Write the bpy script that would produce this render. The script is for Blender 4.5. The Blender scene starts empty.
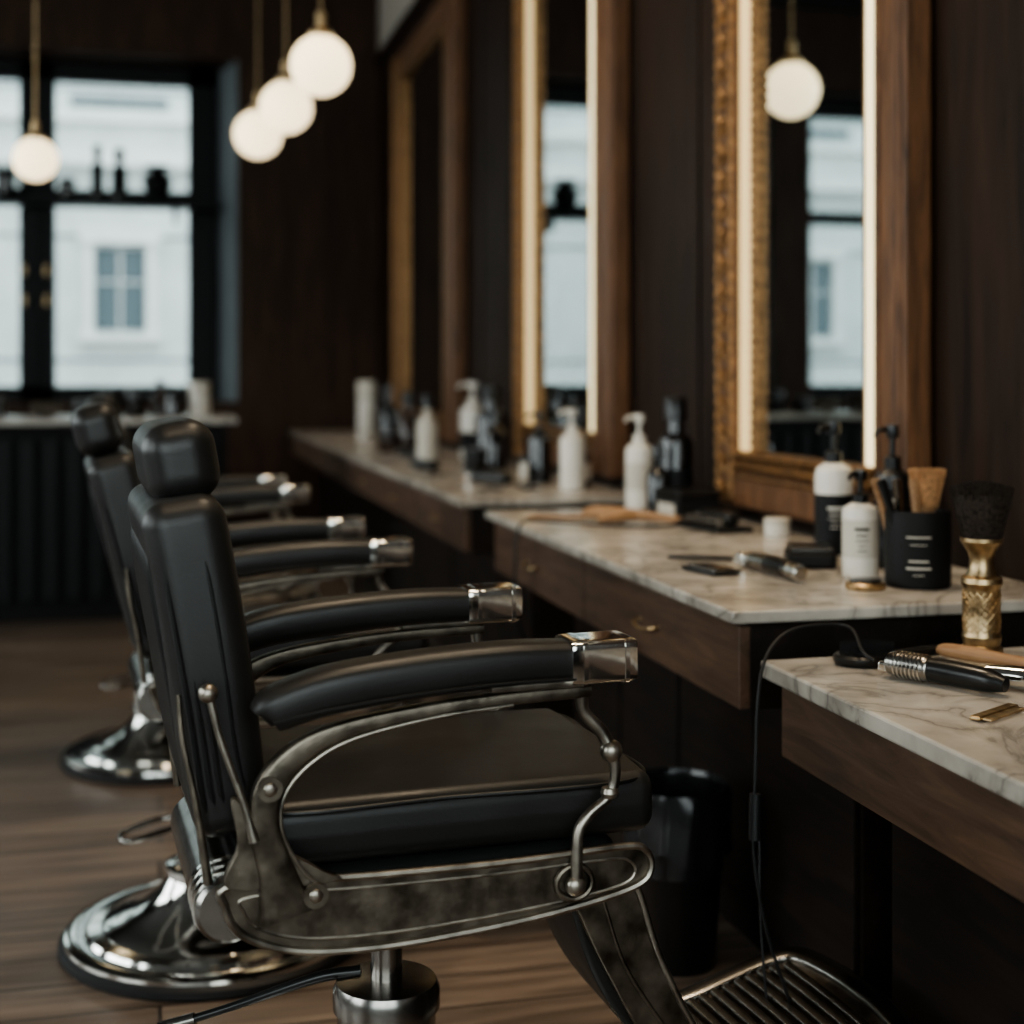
import bpy, bmesh, math, random
from math import sin, cos, pi, radians
from mathutils import Vector, Matrix
random.seed(4)
scene = bpy.context.scene
COL = scene.collection
scene.view_settings.look = 'AgX - Medium High Contrast'

# ---------------------------------------------------------------- materials
def newmat(name):
    m = bpy.data.materials.new(name); m.use_nodes = True
    nt = m.node_tree
    b = nt.nodes['Principled BSDF']
    return m, nt, b
def plain(name, col, rough=.5, metal=0, noise=.0, nscale=20, bump=0, bscale=200, coat=0, spec=.5, rvar=0):
    m, nt, b = newmat(name)
    b.inputs['Base Color'].default_value = (*col, 1)
    b.inputs['Roughness'].default_value = rough
    b.inputs['Metallic'].default_value = metal
    b.inputs['Coat Weight'].default_value = coat
    b.inputs['Specular IOR Level'].default_value = spec
    tc = nt.nodes.new('ShaderNodeTexCoord')
    if noise > 0 or rvar > 0:
        n = nt.nodes.new('ShaderNodeTexNoise'); n.inputs['Scale'].default_value = nscale; n.inputs['Detail'].default_value = 6
        nt.links.new(tc.outputs['Object'], n.inputs['Vector'])
        if noise > 0:
            r = nt.nodes.new('ShaderNodeValToRGB')
            r.color_ramp.elements[0].position = .3; r.color_ramp.elements[1].position = .7
            r.color_ramp.elements[0].color = (*[c*(1-noise) for c in col], 1)
            r.color_ramp.elements[1].color = (*[min(1, c*(1+noise)) for c in col], 1)
            nt.links.new(n.outputs['Fac'], r.inputs['Fac']); nt.links.new(r.outputs['Color'], b.inputs['Base Color'])
        if rvar > 0:
            mr = nt.nodes.new('ShaderNodeMapRange'); mr.inputs['From Min'].default_value = .3; mr.inputs['From Max'].default_value = .7
            mr.inputs['To Min'].default_value = max(0, rough-rvar); mr.inputs['To Max'].default_value = rough+rvar
            nt.links.new(n.outputs['Fac'], mr.inputs['Value']); nt.links.new(mr.outputs['Result'], b.inputs['Roughness'])
    if bump > 0:
        n2 = nt.nodes.new('ShaderNodeTexNoise'); n2.inputs['Scale'].default_value = bscale; n2.inputs['Detail'].default_value = 4
        nt.links.new(tc.outputs['Object'], n2.inputs['Vector'])
        bp = nt.nodes.new('ShaderNodeBump'); bp.inputs['Strength'].default_value = bump; bp.inputs['Distance'].default_value = .002
        nt.links.new(n2.outputs['Fac'], bp.inputs['Height']); nt.links.new(bp.outputs['Normal'], b.inputs['Normal'])
    return m
def wood(name, c1, c2, axis='Y', rough=.45, scale=9, bump=.25, spec=.5):
    m, nt, b = newmat(name)
    tc = nt.nodes.new('ShaderNodeTexCoord'); mp = nt.nodes.new('ShaderNodeMapping')
    s = {'X': (.12, 1, 1), 'Y': (1, .12, 1), 'Z': (1, 1, .1)}[axis]
    mp.inputs['Scale'].default_value = s
    nt.links.new(tc.outputs['Object'], mp.inputs['Vector'])
    n = nt.nodes.new('ShaderNodeTexNoise'); n.inputs['Scale'].default_value = scale*4; n.inputs['Detail'].default_value = 8; n.inputs['Distortion'].default_value = .6
    n.inputs['Roughness'].default_value = .65
    nt.links.new(mp.outputs['Vector'], n.inputs['Vector'])
    r = nt.nodes.new('ShaderNodeValToRGB')
    r.color_ramp.elements[0].position = .32; r.color_ramp.elements[1].position = .68
    r.color_ramp.elements[0].color = (*c1, 1); r.color_ramp.elements[1].color = (*c2, 1)
    nt.links.new(n.outputs['Fac'], r.inputs['Fac']); nt.links.new(r.outputs['Color'], b.inputs['Base Color'])
    b.inputs['Roughness'].default_value = rough
    b.inputs['Specular IOR Level'].default_value = spec
    bp = nt.nodes.new('ShaderNodeBump'); bp.inputs['Strength'].default_value = bump; bp.inputs['Distance'].default_value = .002
    nt.links.new(n.outputs['Fac'], bp.inputs['Height']); nt.links.new(bp.outputs['Normal'], b.inputs['Normal'])
    return m
def emis(name, col, s):
    m, nt, b = newmat(name)
    b.inputs['Base Color'].default_value = (*col, 1)
    b.inputs['Emission Color'].default_value = (*col, 1)
    b.inputs['Emission Strength'].default_value = s
    return m
def marble(name):
    m, nt, b = newmat(name)
    tc = nt.nodes.new('ShaderNodeTexCoord')
    n = nt.nodes.new('ShaderNodeTexNoise'); n.inputs['Scale'].default_value = 3.5; n.inputs['Detail'].default_value = 9; n.inputs['Distortion'].default_value = 1.8
    nt.links.new(tc.outputs['Object'], n.inputs['Vector'])
    s = nt.nodes.new('ShaderNodeMath'); s.operation = 'SUBTRACT'; s.inputs[1].default_value = .5
    a = nt.nodes.new('ShaderNodeMath'); a.operation = 'ABSOLUTE'
    nt.links.new(n.outputs['Fac'], s.inputs[0]); nt.links.new(s.outputs[0], a.inputs[0])
    r = nt.nodes.new('ShaderNodeValToRGB')
    r.color_ramp.elements[0].position = 0; r.color_ramp.elements[0].color = (.29, .265, .235, 1)
    r.color_ramp.elements[1].position = .08; r.color_ramp.elements[1].color = (.56, .515, .455, 1)
    e = r.color_ramp.elements.new(.02); e.color = (.44, .405, .36, 1)
    nt.links.new(a.outputs[0], r.inputs['Fac'])
    n2 = nt.nodes.new('ShaderNodeTexNoise'); n2.inputs['Scale'].default_value = 7; n2.inputs['Detail'].default_value = 6
    nt.links.new(tc.outputs['Object'], n2.inputs['Vector'])
    r2 = nt.nodes.new('ShaderNodeValToRGB'); r2.color_ramp.elements[0].position = .35; r2.color_ramp.elements[0].color = (.62, .61, .60, 1)
    r2.color_ramp.elements[1].position = .65; r2.color_ramp.elements[1].color = (1, 1, 1, 1)
    nt.links.new(n2.outputs['Fac'], r2.inputs['Fac'])
    mx = nt.nodes.new('ShaderNodeMix'); mx.data_type = 'RGBA'; mx.blend_type = 'MULTIPLY'; mx.inputs[0].default_value = 1
    nt.links.new(r.outputs['Color'], mx.inputs[6]); nt.links.new(r2.outputs['Color'], mx.inputs[7])
    nt.links.new(mx.outputs[2], b.inputs['Base Color'])
    b.inputs['Roughness'].default_value = .25
    return m
def floor_mat():
    m, nt, b = newmat('floor_planks')
    tc = nt.nodes.new('ShaderNodeTexCoord')
    br = nt.nodes.new('ShaderNodeTexBrick'); br.offset = .37; br.inputs['Scale'].default_value = 1
    br.inputs['Brick Width'].default_value = 1.7; br.inputs['Row Height'].default_value = .14
    br.inputs['Mortar Size'].default_value = .0035; br.inputs['Bias'].default_value = 0
    br.inputs['Color1'].default_value = (.205, .155, .12, 1); br.inputs['Color2'].default_value = (.105, .078, .060, 1)
    br.inputs['Mortar'].default_value = (.015, .011, .009, 1)
    nt.links.new(tc.outputs['Object'], br.inputs['Vector'])
    mp = nt.nodes.new('ShaderNodeMapping'); mp.inputs['Scale'].default_value = (.1, 1.4, 1)
    nt.links.new(tc.outputs['Object'], mp.inputs['Vector'])
    n = nt.nodes.new('ShaderNodeTexNoise'); n.inputs['Scale'].default_value = 22; n.inputs['Detail'].default_value = 8; n.inputs['Distortion'].default_value = .5
    nt.links.new(mp.outputs['Vector'], n.inputs['Vector'])
    r = nt.nodes.new('ShaderNodeValToRGB'); r.color_ramp.elements[0].position = .3; r.color_ramp.elements[0].color = (.45, .43, .41, 1)
    r.color_ramp.elements[1].position = .7; r.color_ramp.elements[1].color = (1.3, 1.28, 1.26, 1)
    nt.links.new(n.outputs['Fac'], r.inputs['Fac'])
    mx = nt.nodes.new('ShaderNodeMix'); mx.data_type = 'RGBA'; mx.blend_type = 'MULTIPLY'; mx.inputs[0].default_value = 1
    nt.links.new(br.outputs['Color'], mx.inputs[6]); nt.links.new(r.outputs['Color'], mx.inputs[7])
    nt.links.new(mx.outputs[2], b.inputs['Base Color'])
    b.inputs['Roughness'].default_value = .40
    bp = nt.nodes.new('ShaderNodeBump'); bp.inputs['Strength'].default_value = .3; bp.inputs['Distance'].default_value = .003
    nt.links.new(br.outputs['Fac'], bp.inputs['Height']); bp.invert = True
    nt.links.new(bp.outputs['Normal'], b.inputs['Normal'])
    return m

LEATHER = plain('black_leather', (.0145, .0135, .0125), .42, bump=.14, bscale=260, rvar=.06, nscale=9)
LEATHER_RIB = plain('black_ribbed_shell', (.009, .009, .009), .36)
PIPING = plain('leather_piping', (.006, .006, .006), .4)
CHROME = plain('polished_chrome', (.76, .74, .70), .11, 1, noise=.06, nscale=30)
DCHROME = plain('dark_chrome', (.30, .285, .265), .24, 1, noise=.15, nscale=30)
BRONZE = plain('worn_gunmetal_casting', (.185, .160, .130), .42, 1, noise=.5, nscale=26, bump=.3, bscale=90, rvar=.1)
BRONZE_L = plain('worn_gunmetal_rim', (.32, .290, .250), .36, 1, noise=.35, nscale=30, rvar=.08)
RUBBER = plain('black_rubber', (.008, .008, .009), .55)
BLACKP = plain('black_plastic', (.009, .009, .009), .28)
BLACKM = plain('black_matte', (.008, .008, .008), .6, spec=.25)
WHITEP = plain('white_plastic', (.70, .665, .60), .35)
CREAM = plain('cream_label', (.56, .52, .45), .6)
BLACKLABEL = plain('black_label', (.008, .008, .009), .5, spec=.25)
GLASSD = plain('dark_glass', (.008, .007, .007), .08, spec=.7)
AMBER = plain('amber_glass', (.035, .015, .006), .1, spec=.6)
BRASS = plain('aged_brass', (.44, .32, .185), .36, 1, noise=.4, nscale=60, rvar=.08)
GOLD = plain('antique_gilt', (.23, .125, .055), .45, .7, noise=.6, nscale=60, bump=.8, bscale=120)
FRAMEW = wood('frame_wood', (.055, .026, .013), (.20, .095, .044), 'Z', .5, 12, spec=.4)
DRAWERW = wood('drawer_walnut', (.048, .028, .018), (.14, .078, .048), 'Y', .5, 8, spec=.4)
DARKW = wood('dark_stained_wood', (.009, .0062, .005), (.023, .015, .011), 'Y', .6, 8, spec=.2)
PANELW = wood('wall_panel_wood', (.010, .0055, .0036), (.036, .0195, .0120), 'Z', .6, 5, spec=.2)
BACKW = wood('back_panel_wood', (.024, .0135, .0085), (.062, .034, .021), 'Z', .6, 5, spec=.2)
TANW = wood('tan_wood', (.25, .13, .062), (.42, .25, .13), 'Y', .5, 20)
MARBLE = marble('veined_marble')
FLOOR = floor_mat()
PLASTER = plain('grey_plaster', (.16, .18, .19), .8, noise=.08, nscale=4)
PLASTER_W = plain('beige_plaster', (.46, .41, .35), .8, noise=.06, nscale=4)
CEIL = plain('dark_ceiling', (.04, .038, .036), .8)
DWALL = plain('charcoal_wall', (.011, .011, .011), .7, noise=.2, nscale=3, spec=.2)
WFRAME = plain('black_window_frame', (.006, .006, .007), .5, spec=.25)
GLOBE = emis('opal_globe_lit', (1.0, .80, .50), 2.2)
LED = emis('led_strip_lit', (1.0, .83, .50), 1.25)
LED_D = emis('led_strip_dim', (1.0, .72, .36), .42)
MIRROR = plain('mirror_silver', (.58, .62, .62), .015, 1)
FACADE = plain('facade_stone', (.68, .71, .69), .9, noise=.10, nscale=2)
FACADE2 = plain('facade_trim', (.80, .81, .78), .9, noise=.05, nscale=3)
FWIN = plain('facade_glass', (.11, .145, .16), .4)
BRISTLE = plain('badger_bristle', (.028, .020, .015), .8, noise=.6, nscale=150, spec=.2)
BRISTLE_T = plain('tan_bristle', (.45, .24, .11), .8, noise=.4, nscale=150)
STREET = plain('street_asphalt', (.2, .2, .2), .9, noise=.1)
GLASSM, _nt, _b = newmat('window_glass')
_b.inputs['Transmission Weight'].default_value = 1; _b.inputs['Roughness'].default_value = 0; _b.inputs['IOR'].default_value = 1.01

# ---------------------------------------------------------------- mesh helpers
def finish(name, verts, faces, mat, parent=None, sharp=40, smooth=True, loc=None, rot=None, bevel=0, bseg=2, recalc=True):
    bm = bmesh.new()
    vs = [bm.verts.new(v) for v in verts]
    for f in faces:
        try: bm.faces.new([vs[i] for i in f])
        except ValueError: pass
    bmesh.ops.remove_doubles(bm, verts=bm.verts, dist=1e-6)
    if recalc: bmesh.ops.recalc_face_normals(bm, faces=bm.faces)
    me = bpy.data.meshes.new(name); bm.to_mesh(me); bm.free()
    if smooth:
        me.shade_smooth(); me.set_sharp_from_angle(angle=radians(sharp))
    ob = bpy.data.objects.new(name, me); COL.objects.link(ob)
    me.materials.append(mat)
    if loc is not None: ob.location = loc
    if rot is not None: ob.rotation_euler = rot
    if parent is not None: ob.parent = parent
    if bevel > 0:
        md = ob.modifiers.new('bevel', 'BEVEL'); md.width = bevel; md.segments = bseg; md.limit_method = 'ANGLE'; md.angle_limit = radians(35)
    return ob
def empty(name, loc=(0, 0, 0), rz=0):
    e = bpy.data.objects.new(name, None); COL.objects.link(e); e.location = loc; e.rotation_euler = (0, 0, rz); e.empty_display_size = .1
    return e
BF = [(0,1,3,2),(4,6,7,5),(0,4,5,1),(2,3,7,6),(0,2,6,4),(1,5,7,3)]
def boxes(name, lst, mat, parent=None, bevel=0, **k):
    V = []; F = []
    for (x0,x1,y0,y1,z0,z1) in lst:
        b = len(V)
        for x in (x0,x1):
            for y in (y0,y1):
                for z in (z0,z1): V.append((x,y,z))
        F += [tuple(i+b for i in f) for f in BF]
    bm = bmesh.new(); vs = [bm.verts.new(v) for v in V]
    for f in F: bm.faces.new([vs[i] for i in f])
    bmesh.ops.recalc_face_normals(bm, faces=bm.faces)
    me = bpy.data.meshes.new(name); bm.to_mesh(me); bm.free(); me.materials.append(mat)
    ob = bpy.data.objects.new(name, me); COL.objects.link(ob)
    if parent is not None: ob.parent = parent
    if bevel > 0:
        md = ob.modifiers.new('bevel', 'BEVEL'); md.width = bevel; md.segments = 2; md.limit_method = 'ANGLE'
    for kk, v in k.items(): setattr(ob, kk, v)
    return ob
def lathe(name, prof, mat, parent=None, seg=40, axis='Z', loc=(0,0,0), rot=None, sharp=35):
    V = []; F = []; n = len(prof)
    for i in range(seg):
        a = 2*pi*i/seg
        for r, z in prof:
            if axis == 'Z': V.append((r*cos(a), r*sin(a), z))
            elif axis == 'Y': V.append((r*cos(a), z, r*sin(a)))
            else: V.append((z, r*cos(a), r*sin(a)))
    for i in range(seg):
        j = (i+1) % seg
        for k in range(n-1):
            F.append((i*n+k, j*n+k, j*n+k+1, i*n+k+1))
    if prof[0][0] > 1e-5: F.append(tuple(i*n for i in range(seg)))
    if prof[-1][0] > 1e-5: F.append(tuple(i*n+n-1 for i in range(seg))[::-1])
    bm = bmesh.new(); vs = [bm.verts.new(v) for v in V]
    for f in F:
        try: bm.faces.new([vs[q] for q in f])
        except ValueError: pass
    bmesh.ops.remove_doubles(bm, verts=bm.verts, dist=1e-6)
    bmesh.ops.recalc_face_normals(bm, faces=bm.faces)
    me = bpy.data.meshes.new(name); bm.to_mesh(me); bm.free(); me.shade_smooth(); me.set_sharp_from_angle(angle=radians(sharp))
    me.materials.append(mat)
    ob = bpy.data.objects.new(name, me); COL.objects.link(ob); ob.location = loc
    if rot: ob.rotation_euler = rot
    if parent is not None: ob.parent = parent
    return ob
def cyl(name, r, p0, p1, mat, parent=None, seg=28, r2=None):
    return sweep(name, [p0, p1], [r, r if r2 is None else r2], mat, parent, seg=seg, sub=1)
def ball(name, r, loc, mat, parent=None, sx=1, sy=1, sz=1):
    n = 12
    prof = [(r*sin(pi*i/n), -r*cos(pi*i/n)) for i in range(n+1)]
    prof[0] = (0, -r); prof[-1] = (0, r)
    o = lathe(name, prof, mat, parent, seg=24, loc=loc); o.scale = (sx, sy, sz); return o
def cr(pts, sub, closed=False):
    P = [list(p) for p in pts]; n = len(P); out = []
    rng = n if closed else n-1
    for i in range(rng):
        p1 = P[i]; p2 = P[(i+1) % n]
        p0 = P[(i-1) % n] if (closed or i > 0) else [2*a-b for a, b in zip(p1, p2)]
        p3 = P[(i+2) % n] if (closed or i+2 < n) else [2*b-a for a, b in zip(p1, p2)]
        for s in range(sub):
            t = s/sub
            out.append([.5*((2*b)+(-a+c)*t+(2*a-5*b+4*c-d)*t*t+(-a+3*b-3*c+d)*t**3) for a, b, c, d in zip(p0, p1, p2, p3)])
    if not closed: out.append(P[-1])
    return out
def sweep(name, pts, rad, mat, parent=None, seg=16, sub=8, up=None, e=1.0, closed=False, sharp=40):
    """rad: float, list of floats, or list of (a along up, b in-plane)"""
    n = len(pts)
    if not isinstance(rad, (list, tuple)): rad = [rad]*n
    rad = [(r, r) if not isinstance(r, (list, tuple)) else r for r in rad]
    data = [list(p)+list(r) for p, r in zip(pts, rad)]
    if sub > 1: data = cr(data, sub, closed)
    P = [Vector(d[:3]) for d in data]; R = [d[3:5] for d in data]; m = len(P)
    V = []; F = []; N = None
    for i in range(m):
        if closed: T = (P[(i+1) % m]-P[(i-1) % m])
        else: T = P[min(i+1, m-1)]-P[max(i-1, 0)]
        T.normalize()
        if up is not None: N = Vector(up)-Vector(up).dot(T)*T
        elif N is None:
            q = Vector((0, 0, 1)) if abs(T.z) < .9 else Vector((1, 0, 0)); N = q-q.dot(T)*T
        else: N = N-N.dot(T)*T
        N.normalize(); B = T.cross(N)
        for k in range(seg):
            a = 2*pi*k/seg; c = cos(a); s = sin(a)
            c = math.copysign(abs(c)**e, c); s = math.copysign(abs(s)**e, s)
            V.append(P[i]+N*(c*R[i][0])+B*(s*R[i][1]))
    for i in range(m if closed else m-1):
        j = (i+1) % m
        for k in range(seg):
            l = (k+1) % seg
            F.append((i*seg+k, i*seg+l, j*seg+l, j*seg+k))
    if not closed:
        F.append(tuple(range(seg))[::-1]); F.append(tuple((m-1)*seg+k for k in range(seg)))
    return finish(name, V, F, mat, parent, sharp=sharp)
def axisc(h, r, n_in=6, k=5):
    o = [h-r+r*math.tan(radians(45)*i/k) for i in range(k+1)]
    inn = [-(h-r)+2*(h-r)*i/n_in for i in range(1, n_in)]
    return sorted([-x for x in o]+inn+o)
def rbox(name, size, r, mat, parent=None, loc=(0,0,0), rot=None, deform=None, n_in=6):
    hx, hy, hz = [s/2 for s in size]; r = min(r, hx*.999, hy*.999, hz*.999)
    X, Y, Z = axisc(hx, r, n_in), axisc(hy, r, n_in), axisc(hz, r, n_in)
    V = []; F = []; idx = {}
    def vid(p):
        key = tuple(round(c, 7) for c in p)
        if key not in idx:
            idx[key] = len(V); V.append(p)
        return idx[key]
    def face(A, B, mk):
        for i in range(len(A)-1):
            for j in range(len(B)-1):
                F.append([vid(mk(A[i], B[j])), vid(mk(A[i+1], B[j])), vid(mk(A[i+1], B[j+1])), vid(mk(A[i], B[j+1]))])
    for s in (-1, 1):
        face(X, Y, lambda a, b: (a, b, s*hz)); face(X, Z, lambda a, b: (a, s*hy, b)); face(Y, Z, lambda a, b: (s*hx, a, b))
    W = []
    for p in V:
        q = Vector([max(-(h-r), min(h-r, c)) for c, h in zip(p, (hx, hy, hz))])
        d = Vector(p)-q
        if d.length > 0: d = d.normalized()*r
        v = q+d
        if deform: v = Vector(deform(v))
        W.append(v)
    return finish(name, W, F, mat, parent, sharp=60, loc=loc, rot=rot)
def plate(name, outline, y0, y1, mat, parent=None, bevel=.003, sub=6, plane='XZ'):
    P = cr(outline, sub, True) if sub > 1 else outline
    n = len(P); V = []
    for y in (y0, y1):
        for a, b in P:
            V.append((a, y, b) if plane == 'XZ' else ((a, b, y) if plane == 'XY' else (y, a, b)))
    F = [tuple(range(n)), tuple(range(n, 2*n))[::-1]]+[(i, (i+1) % n, n+(i+1) % n, n+i) for i in range(n)]
    return finish(name, V, F, mat, parent, sharp=35, bevel=bevel)

# ---------------------------------------------------------------- room shell
WX = 1.65      # right wall face
YB = 11.0      # back wall face
boxes('floor', [(-5, WX+.1, -2.2, 12.0, -.1, 0)], FLOOR)
boxes('ceiling', [(-5, WX+.1, -2.2, 11.6, 4.3, 4.4)], CEIL)
boxes('wall_right', [(WX, WX+.12, -2.2, 11.6, 0, 3.68)], PANELW)
boxes('wall_right_upper', [(WX+.01, WX+.12, -2.2, 11.6, 3.68, 4.3)], PLASTER_W)
boxes('trim_1', [(WX-.03, WX, -2.2, 11.0, 3.63, 3.69)], PANELW, bevel=.006)
bt = []
y = -2.0
while y < 10.9:
    bt.append((WX-.006, WX, y, y+.008, 0, 3.6)); y += .62
boxes('trim_2', bt, DARKW)
# back wall with two window openings
A0, A1, B0, B1, ZS, ZT = -1.75, .576, -4.4, -2.1, 1.02, 3.62
boxes('wall_back', [(A1, WX, YB, 11.6, 0, 4.3), (B1, A0, YB, 11.6, 0, 4.3), (-5, B0, YB, 11.6, 0, 4.3),
                    (A0, A1, YB, 11.6, 0, ZS), (A0, A1, YB, 11.6, ZT, 4.3), (B0, B1, YB, 11.6, 0, ZS), (B0, B1, YB, 11.6, ZT, 4.3)], BACKW)
boxes('trim_3', [(A1+.005+i*.35, A1+.015+i*.35, YB-.008, YB, .1, 4.2) for i in range(1, 3)], DARKW)
finish('trim_4', [(A1-.002, YB, ZS), (A1-.14, 11.5, ZS), (A1-.002, 11.5, ZS), (A1-.002, YB, ZT), (A1-.14, 11.5, ZT), (A1-.002, 11.5, ZT)],
       [(0,1,2),(3,5,4),(0,3,4,1),(1,4,5,2),(2,5,3,0)], PLASTER, smooth=False)
# left wall, out of view; three window openings added to let fill light in
LW = []
ys = [-.8, 1.7, 2.5, 5.0, 5.8, 8.3]
LW += [(-5.2, -5, -2.2, 11.6, 0, .9), (-5.2, -5, -2.2, 11.6, 3.8, 4.3)]
for a, b in ((-2.2, -.8), (1.7, 2.5), (5.0, 5.8), (8.3, 11.6)): LW.append((-5.2, -5, a, b, .9, 3.8))
boxes('wall_left', LW, DWALL)
# wall behind the camera; wide window added to let fill light in
FX0, FX1 = -3.2, 1.2
boxes('wall_front', [(-5.2, FX0, -2.35, -2.2, 0, 4.3), (FX1, WX+.12, -2.35, -2.2, 0, 4.3), (FX0, FX1, -2.35, -2.2, 0, .8), (FX0, FX1, -2.35, -2.2, 3.6, 4.3)], DWALL)
boxes('baseboard_right', [(WX-.02, WX, -2.2, 11.0, 0, .12)], DARKW)
boxes('baseboard_back', [(-5, WX-.02, YB-.02, YB, 0, .12)], DARKW)

def window(name, x0, x1, z0, z1, yb, sashes, ztr):
    e = empty(name, (0, 0, 0))
    L = []
    L += [(x0, x1, yb-.06, yb+.06, z0, z0+.12), (x0, x1, yb-.06, yb+.06, z1-.14, z1), (x0, x1, yb-.07, yb+.06, ztr-.05, ztr+.05)]
    prev = x0
    for (a, b) in sashes:
        L.append((prev, a, yb-.06, yb+.06, z0, z1)); prev = b
    L.append((prev, x1, yb-.06, yb+.06, z0, z1))
    boxes('frame', L, WFRAME, e, bevel=.008)
    G = []
    for a, b in sashes:
        G.append((a, b, yb, yb+.004, z0+.12, z1-.14))
    boxes('glass', G, GLASSM, e)
    return e
w1 = window('window_1', A0, A1-.14+.0, ZS, ZT, 11.46, [(-1.62, -1.04), (-.78, .215)], 2.60)
boxes('mullion', [(-.945, -.895, 11.37, 11.40, 1.15, 2.5)], WFRAME, w1, bevel=.005)
for zz in (1.75, 1.98):
    for xx in (-1.0, -.84):
        boxes('latch', [(xx-.010, xx+.010, 11.36, 11.40, zz, zz+.08)], BRASS, w1, bevel=.004)
w2 = window('window_2', B0, B1, ZS, ZT, 11.46, [(-4.25, -3.35), (-3.15, -2.22)], 2.60)
for i in range(3):
    a, b = ys[2*i], ys[2*i+1]; e = empty('window_%d' % (i+3))  # unseen windows, added for the left fill lamp
    boxes('frame', [(-5.13, -5.05, a, b, .9, .98), (-5.13, -5.05, a, b, 3.72, 3.8), (-5.13, -5.05, a, a+.08, .9, 3.8), (-5.13, -5.05, b-.08, b, .9, 3.8),
                    (-5.13, -5.05, (a+b)/2-.04, (a+b)/2+.04, .9, 3.8), (-5.13, -5.05, a, b, 2.6, 2.66)], WFRAME, e)
e = empty('window_6')  # unseen window, added for the fill lamp behind the camera
boxes('frame', [(FX0, FX1, -2.31, -2.24, .8, .88), (FX0, FX1, -2.31, -2.24, 3.52, 3.6), (FX0, FX0+.08, -2.31, -2.24, .8, 3.6), (FX1-.08, FX1, -2.31, -2.24, .8, 3.6),
                (-1.75, -1.67, -2.31, -2.24, .8, 3.6), (-.30, -.22, -2.31, -2.24, .8, 3.6)], WFRAME, e)

# outside
e = empty('building_facade')
boxes('facade_wall', [(-14, 12, 18.0, 18.6, -1, 12)], FACADE, e)
G = []; T = []
for k in range(-5, 5):
    cx = -.47+k*2.5
    for zc in (2.28, 5.6):
        G.append((cx-.30, cx+.30, 17.97, 18.0, zc-.5, zc+.5))
        T += [(cx-.42, cx-.31, 17.9, 18.0, zc-.55, zc+.55), (cx+.31, cx+.42, 17.9, 18.0, zc-.55, zc+.55), (cx-.48, cx+.48, 17.86, 18.0, zc+.55, zc+.72), (cx-.48, cx+.48, 17.84, 18.0, zc-.64, zc-.54),
              (cx-.012, cx+.012, 17.95, 18.0, zc-.5, zc+.5), (cx-.3, cx+.3, 17.95, 18.0, zc+.08, zc+.10)]
boxes('facade_window', G, FWIN, e); boxes('facade_surround', T, FACADE2, e)
boxes('facade_cornice', [(-14, 12, 17.7, 18.0, 3.75, 3.95), (-14, 12, 17.8, 18.0, 4.3, 4.4), (-14, 12, 17.85, 18.0, .9, 1.0)], FACADE2, e)
boxes('facade_groove', [(-14, 12, 17.985, 18.0, z, z+.03) for z in (1.4, 2.9, 3.3, 4.7)], FWIN, e)
boxes('facade_upper_panel', [(-1.05+k*2.5, .1+k*2.5, 17.96, 18.0, 4.5, 4.62) for k in range(-4, 4)], FWIN, e)
boxes('street', [(-14, 12, 11.6, 18.0, -.35, -.2)], STREET)

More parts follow.
